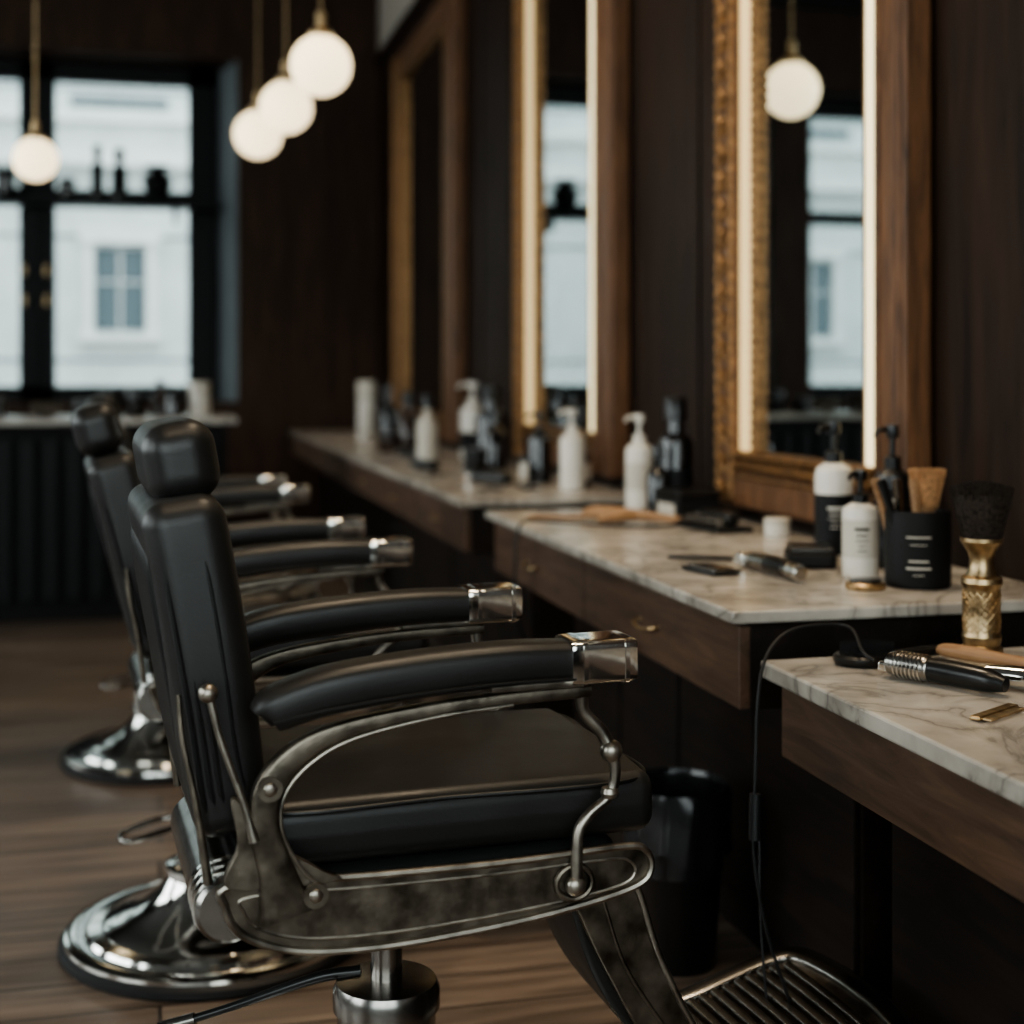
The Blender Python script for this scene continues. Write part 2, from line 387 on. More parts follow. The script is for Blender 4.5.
# ---------------------------------------------------------------- back shelf + reception counter
def bottle(name, loc, h, r, body, cap=None, style='pump', label=None, rz=0, parent=None, lines=False):
    cap = cap or BLACKP
    e = empty(name, loc, rz)
    if style == 'pump':
        hb = h*.70
        prof = [(0, 0), (r*.9, 0), (r, r*.1), (r, hb*.86), (r*.93, hb*.93), (r*.55, hb*.985), (r*.42, hb), (0, hb)]
        lathe('bottle_body', prof, body, e)
        lathe('pump_collar', [(0, hb-.002), (r*.46, hb-.002), (r*.46, hb+h*.07), (r*.30, hb+h*.085), (r*.16, hb+h*.09), (r*.16, h*.93), (0, h*.93)], cap, e, seg=24)
        lathe('pump_head', [(0, h*.91), (r*.34, h*.91), (r*.38, h*.95), (r*.34, h), (0, h)], cap, e, seg=24)
        sweep('pump_nozzle', [(0, 0, h*.965), (-r*.6, 0, h*.97), (-r*1.0, 0, h*.955), (-r*1.15, 0, h*.92)], [r*.17, r*.15, r*.12, r*.10], cap, e, seg=10)
    elif style == 'tall':
        hb = h*.62
        prof = [(0, 0), (r*.92, 0), (r, r*.1), (r, hb*.9), (r*.8, hb), (r*.36, hb*1.12), (r*.34, h*.82), (0, h*.82)]
        lathe('bottle_body', prof, body, e)
        lathe('bottle_cap', [(0, h*.80), (r*.48, h*.80), (r*.50, h*.98), (r*.44, h), (0, h)], cap, e, seg=24)
    elif style == 'broad':
        hb = h*.66
        prof = [(0, 0), (r*.92, 0), (r, r*.1), (r, hb*.88), (r*.9, hb*.97), (r*.5, hb*1.04), (r*.45, h*.84), (0, h*.84)]
        lathe('bottle_body', prof, body, e)
        lathe('bottle_cap', [(0, h*.80), (r*.62, h*.80), (r*.64, h*.985), (r*.58, h), (0, h)], cap, e, seg=24)
    elif style == 'jar':
        lathe('jar_body', [(0, 0), (r*.95, 0), (r, r*.1), (r, h*.68), (0, h*.68)], body, e)
        lathe('jar_lid', [(0, h*.69), (r*1.04, h*.69), (r*1.04, h*.97), (r*.98, h), (0, h)], cap, e)
    if label:
        hb = h*.70 if style == 'pump' else h*.62
        z0, z1, lm = label
        lathe('label', [(r*.99, hb*z0), (r*1.012, hb*z0), (r*1.012, hb*z1), (r*.99, hb*z1)], lm, e)
        if lines:
            tm = WHITEP if lm is BLACKLABEL else BLACKLABEL
            zz = hb*(z0+(z1-z0)*.8)
            for q in range(5):
                w = [.8, .6, .7, .35, .5][q]; th = [.006, .003, .002, .002, .002][q]
                a0 = radians(-112)-rz-w*.5; V = []; F = []; ns = 8
                for s in range(ns+1):
                    a = a0+w*s/ns
                    for dz in (0, -th): V.append((r*1.02*cos(a), r*1.02*sin(a), zz+dz))
                for s in range(ns): F.append((2*s, 2*s+2, 2*s+3, 2*s+1))
                finish('label_text', V, F, tm, e)
                zz -= th+.008
    return e
e = empty('window_shelf')
boxes('shelf_board', [(-1.74, .43, 11.12, 11.36, 2.50, 2.545)], WFRAME, e, bevel=.004)
boxes('shelf_bracket', [(-1.4, -1.37, 11.14, 11.38, 2.40, 2.50), (.1, .13, 11.14, 11.38, 2.40, 2.50)], WFRAME, e)
for x, h, r, st in ((-.46, .42, .05, 'broad'), (-.30, .40, .06, 'broad'), (-.68, .16, .06, 'jar'), (-1.12, .22, .07, 'jar')):
    bottle('dark_bottle', (x, 11.23, 2.545), h, r, GLASSD, BLACKM, st)
v = empty('ceramic_vase', (-.02, 11.23, 2.545))
lathe('vase_body', [(0, 0), (.05, 0), (.055, .015), (.04, .03), (.10, .10), (.115, .16), (.08, .22), (.05, .235), (.10, .265), (.10, .275), (0, .26)], BLACKM, v)

rc = empty('reception_counter')
boxes('counter_body', [(-3.2, .33, 7.36, 7.95, .0, .97)], DWALL, rc)
boxes('counter_slats', [(-3.2+i*.11, -3.2+i*.11+.075, 7.335, 7.36, .1, .90) for i in range(32)], WFRAME, rc, bevel=.004)
boxes('counter_top', [(-3.25, .38, 7.3, 8.0, .97, 1.0)], MARBLE, rc, bevel=.004)
for x, y, h, r, m, st in ((.20, 7.6, .18, .055, WHITEP, 'jar'), (.07, 7.55, .16, .045, GLASSD, 'pump'), (.0, 7.7, .19, .04, AMBER, 'tall'),
                          (-.12, 7.6, .15, .05, GLASSD, 'jar'), (-.25, 7.65, .13, .06, BLACKP, 'jar'), (-.38, 7.55, .09, .05, BLACKP, 'jar')):
    bottle({WHITEP: 'cream_jar'}.get(m, 'product_bottle'), (x, y, 1.0005), h, r, m, BLACKP if m is not WHITEP else CREAM, st)
bw = empty('ceramic_bowl', (-.56, 7.6, 1.0005))
lathe('bowl_body', [(0, 0), (.03, 0), (.035, .01), (.07, .04), (.085, .075), (.08, .075), (.06, .04), (0, .015)], DCHROME, bw)
bt_ = empty('folded_towels', (-.90, 7.65, 1.0005))
for i in range(3): rbox('towel', (.26, .2, .035), .015, plain('towel_%d' % i, (.10, .10, .10), .9), bt_, (0, 0, .018+i*.036))

# ---------------------------------------------------------------- styling counters
def counter(name, y0, y1, zt, th, ap, drawers, ped_x=1.22, xf=.95):
    e = empty(name)
    boxes('marble_top', [(xf, WX-.004, y0, y1, zt-th, zt)], MARBLE, e, bevel=.004)
    boxes('apron_body', [(xf+.045, WX-.02, y0+.03, y1-.03, zt-th-ap, zt-th)], DARKW, e, bevel=.003)
    n = len(drawers)-1
    for i in range(n):
        a, b = drawers[i]+.004, drawers[i+1]-.004
        boxes('drawer_front', [(xf+.022, xf+.044, a, b, zt-th-ap+.003, zt-th-.008)], DRAWERW, e, bevel=.003)
        c = (a+b)/2; zc = zt-th-ap*.5
        if ap > .13:
            sweep('drawer_pull', [(xf+.024, c-.055, zc), (xf+.004, c-.05, zc-.004), (xf-.002, c, zc-.010), (xf+.004, c+.05, zc-.004), (xf+.024, c+.055, zc)], .0035, BRASS, e, seg=8)
    boxes('pedestal', [(ped_x, WX-.02, y0+.05, y1-.05, 0, zt-th-ap)], DARKW, e)
    k = int((y1-y0-.1)/.42)
    boxes('pedestal_panel', [(ped_x-.014, ped_x, y0+.06+i*(y1-y0-.12)/k, y0+.045+(i+1)*(y1-y0-.12)/k, .08, zt-th-ap-.01) for i in range(k)], DARKW, e, bevel=.004)
    return e
counter('styling_counter', .1, 2.155, .74, .028, .125, [.13, 2.125], 1.16)
counter('styling_counter', 2.268, 4.175, .80, .022, .155, [2.29, 3.22, 4.15])
counter('styling_counter', 4.54, 10.9, .80, .022, .155, [4.57, 5.5, 6.4, 7.4, 8.4, 9.4, 10.87])

# ---------------------------------------------------------------- mirrors
def wall_mirror(y0, y1, f0, f1, l0, l1, z0=.84, z1=3.40, led=True):
    e = empty('wall_mirror'); xf = 1.57; xb = WX-.008
    boxes('frame_wood_sides', [(xf, xb, y0, y0+f0, z0, z1), (xf, xb, y1-f1, y1, z0, z1)], FRAMEW, e, bevel=.01)
    boxes('frame_wood_rails', [(xf, xb, y0+f0, y1-f1, z0, z0+.10), (xf, xb, y0+f0, y1-f1, z1-.14, z1)], FRAMEW, e, bevel=.01)
    for yy in (y0+.014, y0+.034, y0+f0-.012):
        cyl('frame_reed', .007, (xf-.001, yy, z0), (xf-.001, yy, z1), FRAMEW, e, 10)
    ia, ib = y0+f0, y1-f1; za, zb = z0+.10, z1-.14
    boxes('gold_moulding', [(xf+.006, xb-.01, ia, ib, za, za+.055), (xf+.006, xb-.01, ia, ib, zb-.05, zb)], GOLD, e, bevel=.012)
    m = int((ib-ia)/.016)
    for zz, rr in ((za-.014, .009), (za+.014, .014), (za+.044, .013)):
        sweep('gilt_bead_rail', [(xf+.002, ia+.004+(ib-ia-.008)*i/m, zz) for i in range(m+1)], [rr*.45 if i % 2 else rr for i in range(m+1)], GOLD, e, seg=8, sub=1, sharp=80)
    if led:
        boxes('led_strip', [(xf+.014, xb-.015, ia+.004, ia+l0*.80, za+.055, zb-.05)], LED, e, bevel=.004)
        boxes('led_strip_inner', [(xf+.014, xb-.015, ib-l1*.72, ib-.004, za+.055, zb-.05)], LED_D, e, bevel=.004)
        boxes('gilt_channel', [(xf+.018, xb-.01, ia+l0*.80, ia+l0, za+.055, zb-.05), (xf+.018, xb-.01, ib-l1, ib-l1*.72, za+.055, zb-.05)], GOLD, e, bevel=.004)
        m = 160
        sweep('gilt_bead_stile', [(xf+.018, ib-l1*.86, za+.055+(zb-za-.1)*i/m) for i in range(m+1)], [.005 if i % 2 else .012 for i in range(m+1)], GOLD, e, seg=8, sub=1, sharp=80)
    else:
        boxes('gold_stile', [(xf+.004, xb-.01, ia, ia+l0, za+.055, zb-.05), (xf+.004, xb-.01, ib-l1, ib, za+.055, zb-.05)], GOLD, e, bevel=.012)
    boxes('mirror_glass', [(1.605, xb-.012, ia+l0, ib-l1, za+.055, zb-.05)], MIRROR, e)
    m = 130
    for yy, rr in ((y1-f1+.014, .014), (y1-.026, .012)):
        sweep('rope_moulding', [(xf-.001, yy, z0+.02+(z1-z0-.04)*i/m) for i in range(m+1)], [rr*.45 if i % 2 else rr for i in range(m+1)], GOLD, e, seg=8, sub=1, sharp=80)
    V = []; F = []
    nb = int((z1-z0)/.08)
    for i in range(nb):
        zc = z0+.04+i*.08; yc = y1-f1*.5; b = len(V)
        V.append((xf-.018, yc, zc))
        for k in range(12):
            a = pi/6*k; V.append((xf-.008 if k % 2 == 0 else xf+.001, yc+(.032 if k % 2 == 0 else .020)*cos(a), zc+(.038 if k % 2 == 0 else .022)*sin(a)))
        for k in range(12): F.append((b, b+1+k, b+1+(k+1) % 12))
    finish('carved_rosettes', V, F, GOLD, e, smooth=False)
    return e
wall_mirror(2.80, 3.88, .125, .140, .095, .110)
wall_mirror(4.86, 6.31, .20, .15, .14, .20)
wall_mirror(7.65, 9.79, .22, .20, .16, .16, led=False)

# ---------------------------------------------------------------- pendants
def pendant(x, y, z, r=.125):
    e = empty('globe_pendant_light', (x, y, z))
    ball('opal_globe', r, (0, 0, 0), GLOBE, e)
    lathe('brass_cap', [(0, r*.90), (r*.42, r*.90), (r*.44, r*1.0), (r*.30, r*1.16), (r*.16, r*1.25), (r*.16, r*1.7), (r*.05, r*1.8), (0, r*1.8)], BRASS, e, seg=24)
    cyl('suspension_cord', .005, (0, 0, r*1.75), (0, 0, 4.26-z), BRASS, e, 8)
    lathe('ceiling_rose', [(0, 4.25-z), (.05, 4.25-z), (.06, 4.30-z), (0, 4.30-z)], BRASS, e, seg=24)
pendant(.61, 5.57, 2.42, .12); pendant(.556, 6.52, 2.43, .12); pendant(.48, 7.28, 2.43, .122); pendant(-.526, 6.51, 2.152, .096)

# ---------------------------------------------------------------- barber chairs
def barber_chair(loc, rz, base_dx=0.0, first=False, tilt=-8.0, hx=-.272):
    e = empty('barber_chair', (loc[0], loc[1], 0), rz)
    bx = base_dx
    lathe('base_ring', [(0, 0), (.315, 0), (.322, .006), (.322, .02), (.310, .028), (.28, .028), (0, .02)], RUBBER, e, seg=64, loc=(bx, 0, 0))
    lathe('base_dome', [(.312, .024), (.310, .034), (.294, .040), (.268, .037), (.262, .046), (.235, .050), (.228, .056), (.20, .062), (.15, .088), (.115, .12), (.100, .145), (.104, .150), (.104, .165), (.085, .172), (0, .172)], CHROME, e, seg=64, loc=(bx, 0, 0), sharp=30)
    lathe('pump_column', [(0, .17), (.068, .17), (.068, .325), (.074, .330), (.074, .355), (.069, .366), (.035, .370), (0, .370)], DCHROME, e, seg=40, loc=(bx, 0, 0))
    lathe('column_ram', [(0, .365), (.022, .365), (.022, .42), (.036, .425), (.036, .45), (.026, .455), (.026, .50), (0, .50)], DCHROME, e, seg=32, loc=(bx, 0, 0))
    if first:
        sweep('pump_lever', [(bx-.03, .03, .37), (bx-.09, .045, .362), (bx-.20, .075, .325), (bx-.26, .09, .307)], [.009, .008, .006, .006], BLACKP, e, seg=10)
        sweep('lever_grip', [(bx-.252, .087, .309), (bx-.30, .101, .296)], [.009, .009], DCHROME, e, seg=12, sub=1)
    else:
        sweep('pump_lever', [(bx-.06, -.02, .26), (bx-.12, -.06, .255), (bx-.19, -.08, .25), (bx-.19, -.02, .25), (bx-.12, .03, .255), (bx-.06, .02, .26)], .006, DCHROME, e, seg=10)
    # undercarriage
    rbox('seat_mount', (.26+abs(bx), .16, .05), .012, BLACKM, e, (bx*.5, 0, .505))
    rbox('seat_pan', (.47, .40, .07), .02, BLACKM, e, (.045, 0, .565))
    def df(v):
        x, y, z = v
        if z > 0: z += .006*(1-(x/.27)**2)*(1-(y/.22)**2)
        x2 = x
        if x > 0: x2 = x + .012*(1-(y/.22)**2)
        w = 1.0-.02*(abs(z)/.04)
        return (x2, y*w, z)
    rbox('seat_cushion', (.525, .415, .080), .022, LEATHER, e, (.067, 0, .640), deform=df, n_in=10)
    L = cr([(-.185, -.195), (.05, -.203), (.311, -.194), (.326, 0), (.311, .194), (.05, .203), (-.185, .195), (-.19, 0)], 8, True)
    sweep('seat_piping', [(p[0], p[1], .672) for p in L], .0030, PIPING, e, seg=8, sub=1, closed=True)
    out = [(-.222, .602), (-.05, .596), (.12, .594), (.270, .598), (.303, .590), (.311, .566), (.288, .545), (.20, .527), (.08, .514), (-.05, .508), (-.15, .516), (-.212, .542), (-.232, .577)]
    for s in (-1, 1):
        ya, yb = (s*.232, s*.216) if s > 0 else (-.232, -.216)
        plate('side_plate', out, min(ya, yb), max(ya, yb), BRONZE, e, bevel=.002)
        R = cr(out, 6, True)
        sweep('side_plate_rim', [(p[0], s*.234, p[1]) for p in R], [(.006, .005)]*len(R), BRONZE_L, e, seg=8, sub=1, closed=True, up=(0, 1, 0))
        R2 = [(.04+(p[0]-.04)*.92, p[1]+(.553-p[1])*.34) for p in R]
        sweep('side_plate_moulding', [(p[0], s*.2325, p[1]) for p in R2], [(.0020, .0020)]*len(R2), BRONZE_L, e, seg=6, sub=1, closed=True, up=(0, 1, 0))
        sweep('arm_bracket', [(-.160, s*.236, .560), (-.172, s*.236, .610), (-.186, s*.236, .660), (-.182, s*.236, .712), (-.148, s*.236, .752), (-.09, s*.236, .777), (.02, s*.236, .793), (.12, s*.236, .800), (.225, s*.236, .803)],
              [(.012, .034), (.012, .023), (.012, .018), (.012, .018), (.011, .015), (.011, .011), (.010, .009), (.010, .0085), (.010, .0085)], BRONZE, e, seg=20, up=(0, 1, 0), e=.45, sub=8)
        sweep('arm_bracket_edge', [(-.118, s*.247, .590), (-.146, s*.247, .620), (-.167, s*.247, .665), (-.164, s*.247, .706), (-.134, s*.247, .741), (-.08, s*.247, .767), (.02, s*.247, .785), (.12, s*.247, .793)], .0022, BRONZE_L, e, seg=8)
        plate('arm_bracket_ear', [(-.228, .60), (-.10, .597), (-.118, .61), (-.15, .63), (-.20, .655), (-.216, .70), (-.226, .70), (-.218, .65)], s*.236-.007, s*.236+.007, BRONZE, e, bevel=.003)
        for q in ((-.182, .716), (-.128, .585)):
            lathe('bolt_washer', [(0, -.004), (.015, -.004), (.015, .002), (0, .004)], BRONZE, e, axis='Y', loc=(q[0], s*.249, q[1]), seg=20)
            ball('bolt_head', .0085, (q[0], s*.252, q[1]), BRONZE_L, e, 1, .5, 1)
        sweep('front_support', [(.214, s*.236, .803), (.218, s*.236, .775), (.240, s*.238, .750), (.252, s*.242, .725), (.258, s*.243, .698), (.250, s*.243, .668), (.222, s*.243, .646), (.207, s*.243, .621), (.205, s*.243, .565)],
              [.010, .008, .0085, .009, .007, .0065, .007, .0075, .008], BRONZE_L, e, seg=14)
        ball('support_ball', .0145, (.252, s*.243, .725), BRONZE_L, e)
        lathe('support_collar', [(0, -.006), (.010, -.006), (.012, 0), (.010, .006), (0, .006)], BRONZE_L, e, seg=20, loc=(.250, s*.243, .672))
        ball('support_foot', .014, (.204, s*.243, .558), BRONZE_L, e, 1, .8, 1)
        ring = [(.204+.024*cos(a), s*.238, .560+.021*sin(a)) for a in [2*pi*i/20 for i in range(20)]]
        sweep('support_boss', ring, .004, BRONZE, e, seg=8, sub=1, closed=True)
        sweep('armrest_pad', [(-.188, s*.232, .797), (-.176, s*.232, .806), (-.11, s*.232, .825), (0, s*.232, .837), (.11, s*.232, .843), (.198, s*.232, .8425)],
              [(.018, .014), (.030, .025), (.034, .028), (.034, .028), (.034, .027), (.033, .0255)], LEATHER, e, seg=28, up=(0, 1, 0), e=.62, sub=8)
        sweep('armrest_piping', [(-.18, s*.262, .797), (-.11, s*.267, .809), (0, s*.267, .820), (.11, s*.267, .825), (.196, s*.266, .824)], .002, PIPING, e, seg=6)
        sweep('armrest_cap', [(.192, s*.232, .8425), (.198, s*.232, .8425), (.272, s*.232, .8435), (.279, s*.232, .8435), (.281, s*.232, .8435)],
              [(.035, .027), (.036, .028), (.036, .028), (.034, .026), (.028, .021)], CHROME, e, seg=40, up=(0, 1, 0), e=.28, sub=1, sharp=30)
        for dx in (.206, .262):
            sweep('cap_band', [(dx, s*.232, .8426), (dx+.006, s*.232, .8426)], [(.0368, .0288)]*2, CHROME, e, seg=40, up=(0, 1, 0), e=.28, sub=1)
        sweep('under_arm_rail', [(.09, s*.234, .8155), (.212, s*.234, .8155)], [(.018, .006)]*2, BRONZE_L, e, seg=12, sub=1, up=(0, 1, 0), e=.4)
        sweep('recline_rod', [(-.250, s*.232, .825), (-.238, s*.236, .775), (-.212, s*.242, .70), (-.200, s*.246, .655)], [.0045, .0042, .0045, .007], BRONZE_L, e, seg=12)
        ball('recline_rod_knob', .0115, (-.252, s*.232, .830), BRONZE_L, e)
        sweep('back_stay', [(-.284, s*.206, .825), (-.279, s*.21, .77), (-.265, s*.215, .70), (-.250, s*.215, .60)], [.003, .0035, .004, .006], BRONZE, e, seg=10)
    # backrest, tilted
    b = empty('backrest', (-.195, 0, .650), 0); b.rotation_euler = (0, radians(tilt), 0); b.parent = e
    def bd(v):
        x, y, z = v
        if x > 0: x += .006*(1-(y/.2)**2)
        k = 1-.04*max(0, (z/.2))
        if x < 0 and z < 0: x *= 1-.3*(abs(z)/.21)**3
        return (x-.006*(z/.2)**2, y*k, z)
    rbox('back_cushion', (.100, .405, .412), .030, LEATHER, b, (-.022, 0, .205), deform=bd, n_in=10)
    for i in range(13):
        yy = -.165+i*.0275
        sweep('back_rib', [(-.050, yy, .010), (-.062, yy, .05), (-.068, yy, .2), (-.072, yy, .32), (-.066, yy, .37)], [.006, .008, .008, .008, .005], LEATHER_RIB, b, seg=10, sub=5)
    for s in (-1, 1):
        sweep('side_piping', [(.002, s*.197, .02), (-.006, s*.2030, .1), (-.006, s*.202, .2), (-.008, s*.199, .3), (-.014, s*.189, .38)], .0022, PIPING, b, seg=8)
        for xo in (-.030, -.041, -.052):
            sweep('side_rib', [(xo+.012, s*.188, .008), (xo, s*.1985, .05), (xo-.001, s*.1990, .12), (xo-.002, s*.1975, .20), (xo-.005, s*.193, .30), (xo-.006, s*.188, .36)], [.003, .005, .005, .005, .004, .003], LEATHER_RIB, b, seg=8)
        cyl('headrest_post', .007, (-.028, s*.06, .37), (-.030, s*.06, .44), DCHROME, b, 12)
    def hd(v):
        x, y, z = v
        k = 1-.05*(abs(y)/.13)**3
        return (x*k*(1+.012*(1-(z/.05)**2)), y, z*k)
    rbox('headrest', (.094, .250, .104), .034, LEATHER, e, (hx, 0, 1.094), rot=(0, radians(tilt-2), 0), deform=hd, n_in=8)
    lathe('hinge_drum', [(0, -.19), (.036, -.19), (.041, -.185), (.041, .185), (.036, .19), (0, .19)], DCHROME, e, axis='Y', loc=(-.222, 0, .556), seg=32)
    for yy in (-.165, -.14, -.115):
        lathe('hinge_ring', [(.038, -.005), (.0435, -.004), (.0435, .004), (.038, .005)], CHROME, e, axis='Y', loc=(-.222, yy, .556), seg=32)
    # leg + foot rest
    for s in (-1, 1):
        plate('leg_arm', [(.235, .530), (.325, .525), (.345, .488), (.375, .40), (.43, .29), (.50, .20), (.53, .165), (.50, .145), (.46, .165), (.37, .26), (.30, .38), (.262, .46)],
              s*.105-.009, s*.105+.009, BRONZE, e, bevel=.003)
        sweep('leg_arm_rim', [(.322, s*.116, .526), (.345, s*.116, .49), (.375, s*.116, .40), (.43, s*.116, .29), (.50, s*.116, .20), (.525, s*.116, .167)], .005, BRONZE_L, e, seg=10)
        sweep('leg_arm_rib', [(.290, s*.115, .49), (.325, s*.115, .39), (.39, s*.115, .29), (.46, s*.115, .205)], .003, BRONZE, e, seg=8)
        ball('leg_bolt', .013, (.29, s*.116, .495), BRONZE_L, e, 1, .5, 1)
        ball('leg_bolt', .012, (.485, s*.116, .185), BRONZE_L, e, 1, .5, 1)
    plate('leg_pad', [(.25, .53), (.31, .52), (.335, .44), (.37, .36), (.425, .27), (.39, .24), (.31, .33), (.265, .43)], -.095, .095, LEATHER, e, bevel=.006)
    fp = empty('foot_plate', (.460, 0, .160)); fp.rotation_euler = (0, radians(-14), 0); fp.parent = e
    ol = [(0, -.165), (.13, -.18), (.25, -.185), (.300, -.165), (.320, -.08), (.324, 0), (.320, .08), (.300, .165), (.25, .185), (.13, .18), (0, .165), (-.01, 0)]
    FM = DCHROME
    plate('foot_plate_base', ol, -.006, .012, BRONZE, fp, bevel=.003, plane='XY')
    R = cr(ol, 6, True)
    sweep('foot_plate_rim', [(p[0]*.99, p[1]*.98, .014) for p in R], [(.008, .018)]*len(R), FM, fp, seg=14, sub=1, closed=True, up=(0, 0, 1), e=.5)
    for i in range(12):
        x = .030+i*.0215
        hw = .150 if x < .24 else .150-.02*((x-.24)/.04)
        sweep('foot_plate_rib', [(x, -hw, .014), (x+.003, 0, .014), (x, hw, .014)], [(.010, .0078)]*3, FM, fp, seg=12, sub=4, up=(0, 0, 1), e=.5)
    return e
R4 = radians(4)
barber_chair((.290, 1.955), R4, .015, True)
barber_chair((.205, 3.12), R4, -.090, False, -13.0, -.335)
barber_chair((.150, 4.64), R4, -.13, False, -12.0, -.325)

# ---------------------------------------------------------------- products on counters
Z2 = .8005; Z1 = .7405
bottle('pump_bottle', (1.475, 2.94, Z2), .300, .042, WHITEP, BLACKP, 'pump', (.02, .66, BLACKLABEL), radians(20), lines=True)
bottle('pump_bottle', (1.363, 2.60, Z2), .215, .036, WHITEP, BLACKP, 'pump', (.28, .78, CREAM), radians(30), lines=True)
bottle('pump_bottle', (1.50, 2.72, Z2), .30, .036, BLACKP, BLACKP, 'pump', (.3, .8, BLACKLABEL), radians(0), lines=True)
bottle('pump_bottle', (1.42, 4.12, Z2), .29, .042, WHITEP, WHITEP, 'pump', (.3, .7, CREAM), radians(10))
bottle('tonic_bottle', (1.512, 4.05, Z2), .34, .053, GLASSD, BLACKP, 'broad', (.2, .6, BLACKLABEL))
bottle('aftershave_bottle', (1.43, 3.98, Z2), .20, .033, GLASSD, BLACKP, 'tall')
bottle('pump_bottle', (1.43, 4.88, Z2), .29, .045, WHITEP, WHITEP, 'pump')
bottle('pump_bottle', (1.40, 5.22, Z2), .27, .045, GLASSD, BLACKP, 'pump')
bottle('tonic_bottle', (1.50, 5.02, Z2), .20, .04, AMBER, BRASS, 'tall', (.2, .7, CREAM))
bottle('tonic_bottle', (1.46, 6.3, Z2), .37, .07, GLASSD, BLACKP, 'broad')
bottle('tonic_bottle', (1.42, 6.05, Z2), .28, .05, GLASSD, BLACKP, 'tall')
bottle('pump_bottle', (1.50, 6.86, Z2), .38, .065, WHITEP, WHITEP, 'pump', (.2, .5, BLACKLABEL))
bottle('lotion_bottle', (1.25, 6.75, Z2), .32, .05, CREAM, BLACKP, 'tall')
bottle('lotion_bottle', (1.30, 9.2, Z2), .38, .055, WHITEP, CREAM, 'jar')
bottle('tonic_bottle', (1.35, 8.6, Z2), .36, .055, GLASSD, BLACKP, 'tall')
bottle('tonic_bottle', (1.40, 8.2, Z2), .32, .06, AMBER, BLACKP, 'tall')
bottle('cream_jar', (1.515, 3.33, Z2), .045, .032, WHITEP, CREAM, 'jar')
bottle('cream_jar', (1.3, 5.9, Z2), .10, .05, BLACKP, BLACKP, 'jar')
bottle('pomade_jar', (1.2, 7.6, Z2), .10, .06, AMBER, BLACKP, 'jar')
bottle('pomade_jar', (1.45, 5.55, Z2), .09, .045, CREAM, BLACKP, 'jar')

# comb cup
c = empty('comb_holder_cup', (1.416, 2.47, Z2))
lathe('cup_body', [(0, 0), (.058, 0), (.062, .004), (.062, .142), (.060, .146), (.057, .146), (.056, .02), (0, .012)], BLACKM, c, seg=48)
for q, (w, th, zz) in enumerate([(.75, .006, .100), (.5, .003, .085), (.6, .007, .055), (.75, .008, .042), (.35, .003, .028)]):
    a0 = radians(-118)-w*.5; V = []; F = []
    for s in range(9):
        a = a0+w*s/8
        for dz in (0, -th*.5): V.append((.0626*cos(a), .0626*sin(a), zz+dz))
    for s in range(8): F.append((2*s, 2*s+2, 2*s+3, 2*s+1))
    finish('cup_text', V, F, CREAM, c)
for (x, y, tx, ty, m) in ((-.03, -.01, -.25, .02, BLACKP), (-.02, .02, -.12, -.1, DCHROME), (-.005, -.02, -.05, .05, TANW), (-.035, .015, -.18, .1, TANW)):
    h = .205
    sweep('comb_handle', [(x, y, .02), (x+tx*h*.6, y+ty*h*.6, h*.7), (x+tx*h, y+ty*h, h)], [(.004, .006), (.004, .008), (.003, .010)], m, c, seg=10, up=(0, 1, 0), e=.6)
lathe('brush_ferrule', [(0, .05), (.014, .05), (.016, .145), (.022, .155), (0, .155)], TANW, c, seg=20, loc=(.02, 0, 0))
def bristles(name, L, r, mat, parent):
    VV = []; FF = []
    for p0, p1 in L:
        b = len(VV)
        for p, rr in ((p0, r), (p1, r*.6)):
            for k in range(4):
                a = pi/2*k; VV.append((p[0]+rr*cos(a), p[1]+rr*sin(a), p[2]))
        for k in range(4):
            l = (k+1) % 4; FF.append((b+k, b+l, b+4+l, b+4+k))
        FF.append((b+4, b+5, b+6, b+7))
    return finish(name, VV, FF, mat, parent, smooth=False)
V = []
for k in range(420):
    a = random.random()*2*pi; r = .020*random.random()**.5
    V.append(((.02+r*cos(a), r*sin(a), .15), (.02+r*1.8*cos(a), r*1.8*sin(a), .218+random.random()*.008)))
bristles('brush_bristles', V, .0012, BRISTLE_T, c)
lathe('brush_bristle_core', [(0, .15), (.016, .15), (.026, .200), (.02, .207), (0, .209)], BRISTLE_T, c, seg=24, loc=(.02, 0, 0))

# shaving brush
s = empty('shaving_brush', (1.318, 2.095, Z1))
lathe('brass_handle', [(0, 0), (.031, 0), (.034, .004), (.034, .014), (.029, .020), (.031, .026), (.032, .034), (.030, .040), (.029, .110), (.031, .116), (.034, .122), (.033, .13), (.026, .134), (.021, .145), (.019, .16), (.022, .172), (.030, .184), (.034, .19), (.034, .196), (0, .196)], BRASS, s, seg=48, sharp=25)
for k in range(16):
    for d in (-1, 1):
        pts = [(.0297*cos(2*pi*k/16+d*t*2.0), .0297*sin(2*pi*k/16+d*t*2.0), .042+.066*t) for t in [i/12 for i in range(13)]]
        sweep('knurl', pts, .0011, BRASS, s, seg=6, sub=1)
V = []
for k in range(1300):
    a = random.random()*2*pi; r = .031*random.random()**.5
    f = 1.65; zt = .287-.012*(r/.03)**2+random.random()*.004
    V.append(((r*cos(a), r*sin(a), .194), (r*f*cos(a), r*f*sin(a), zt)))
bristles('badger_hair', V, .0013, BRISTLE, s)
lathe('hair_core', [(0, .194), (.030, .194), (.046, .255), (.046, .268), (.02, .277), (0, .279)], BRISTLE, s, seg=32)

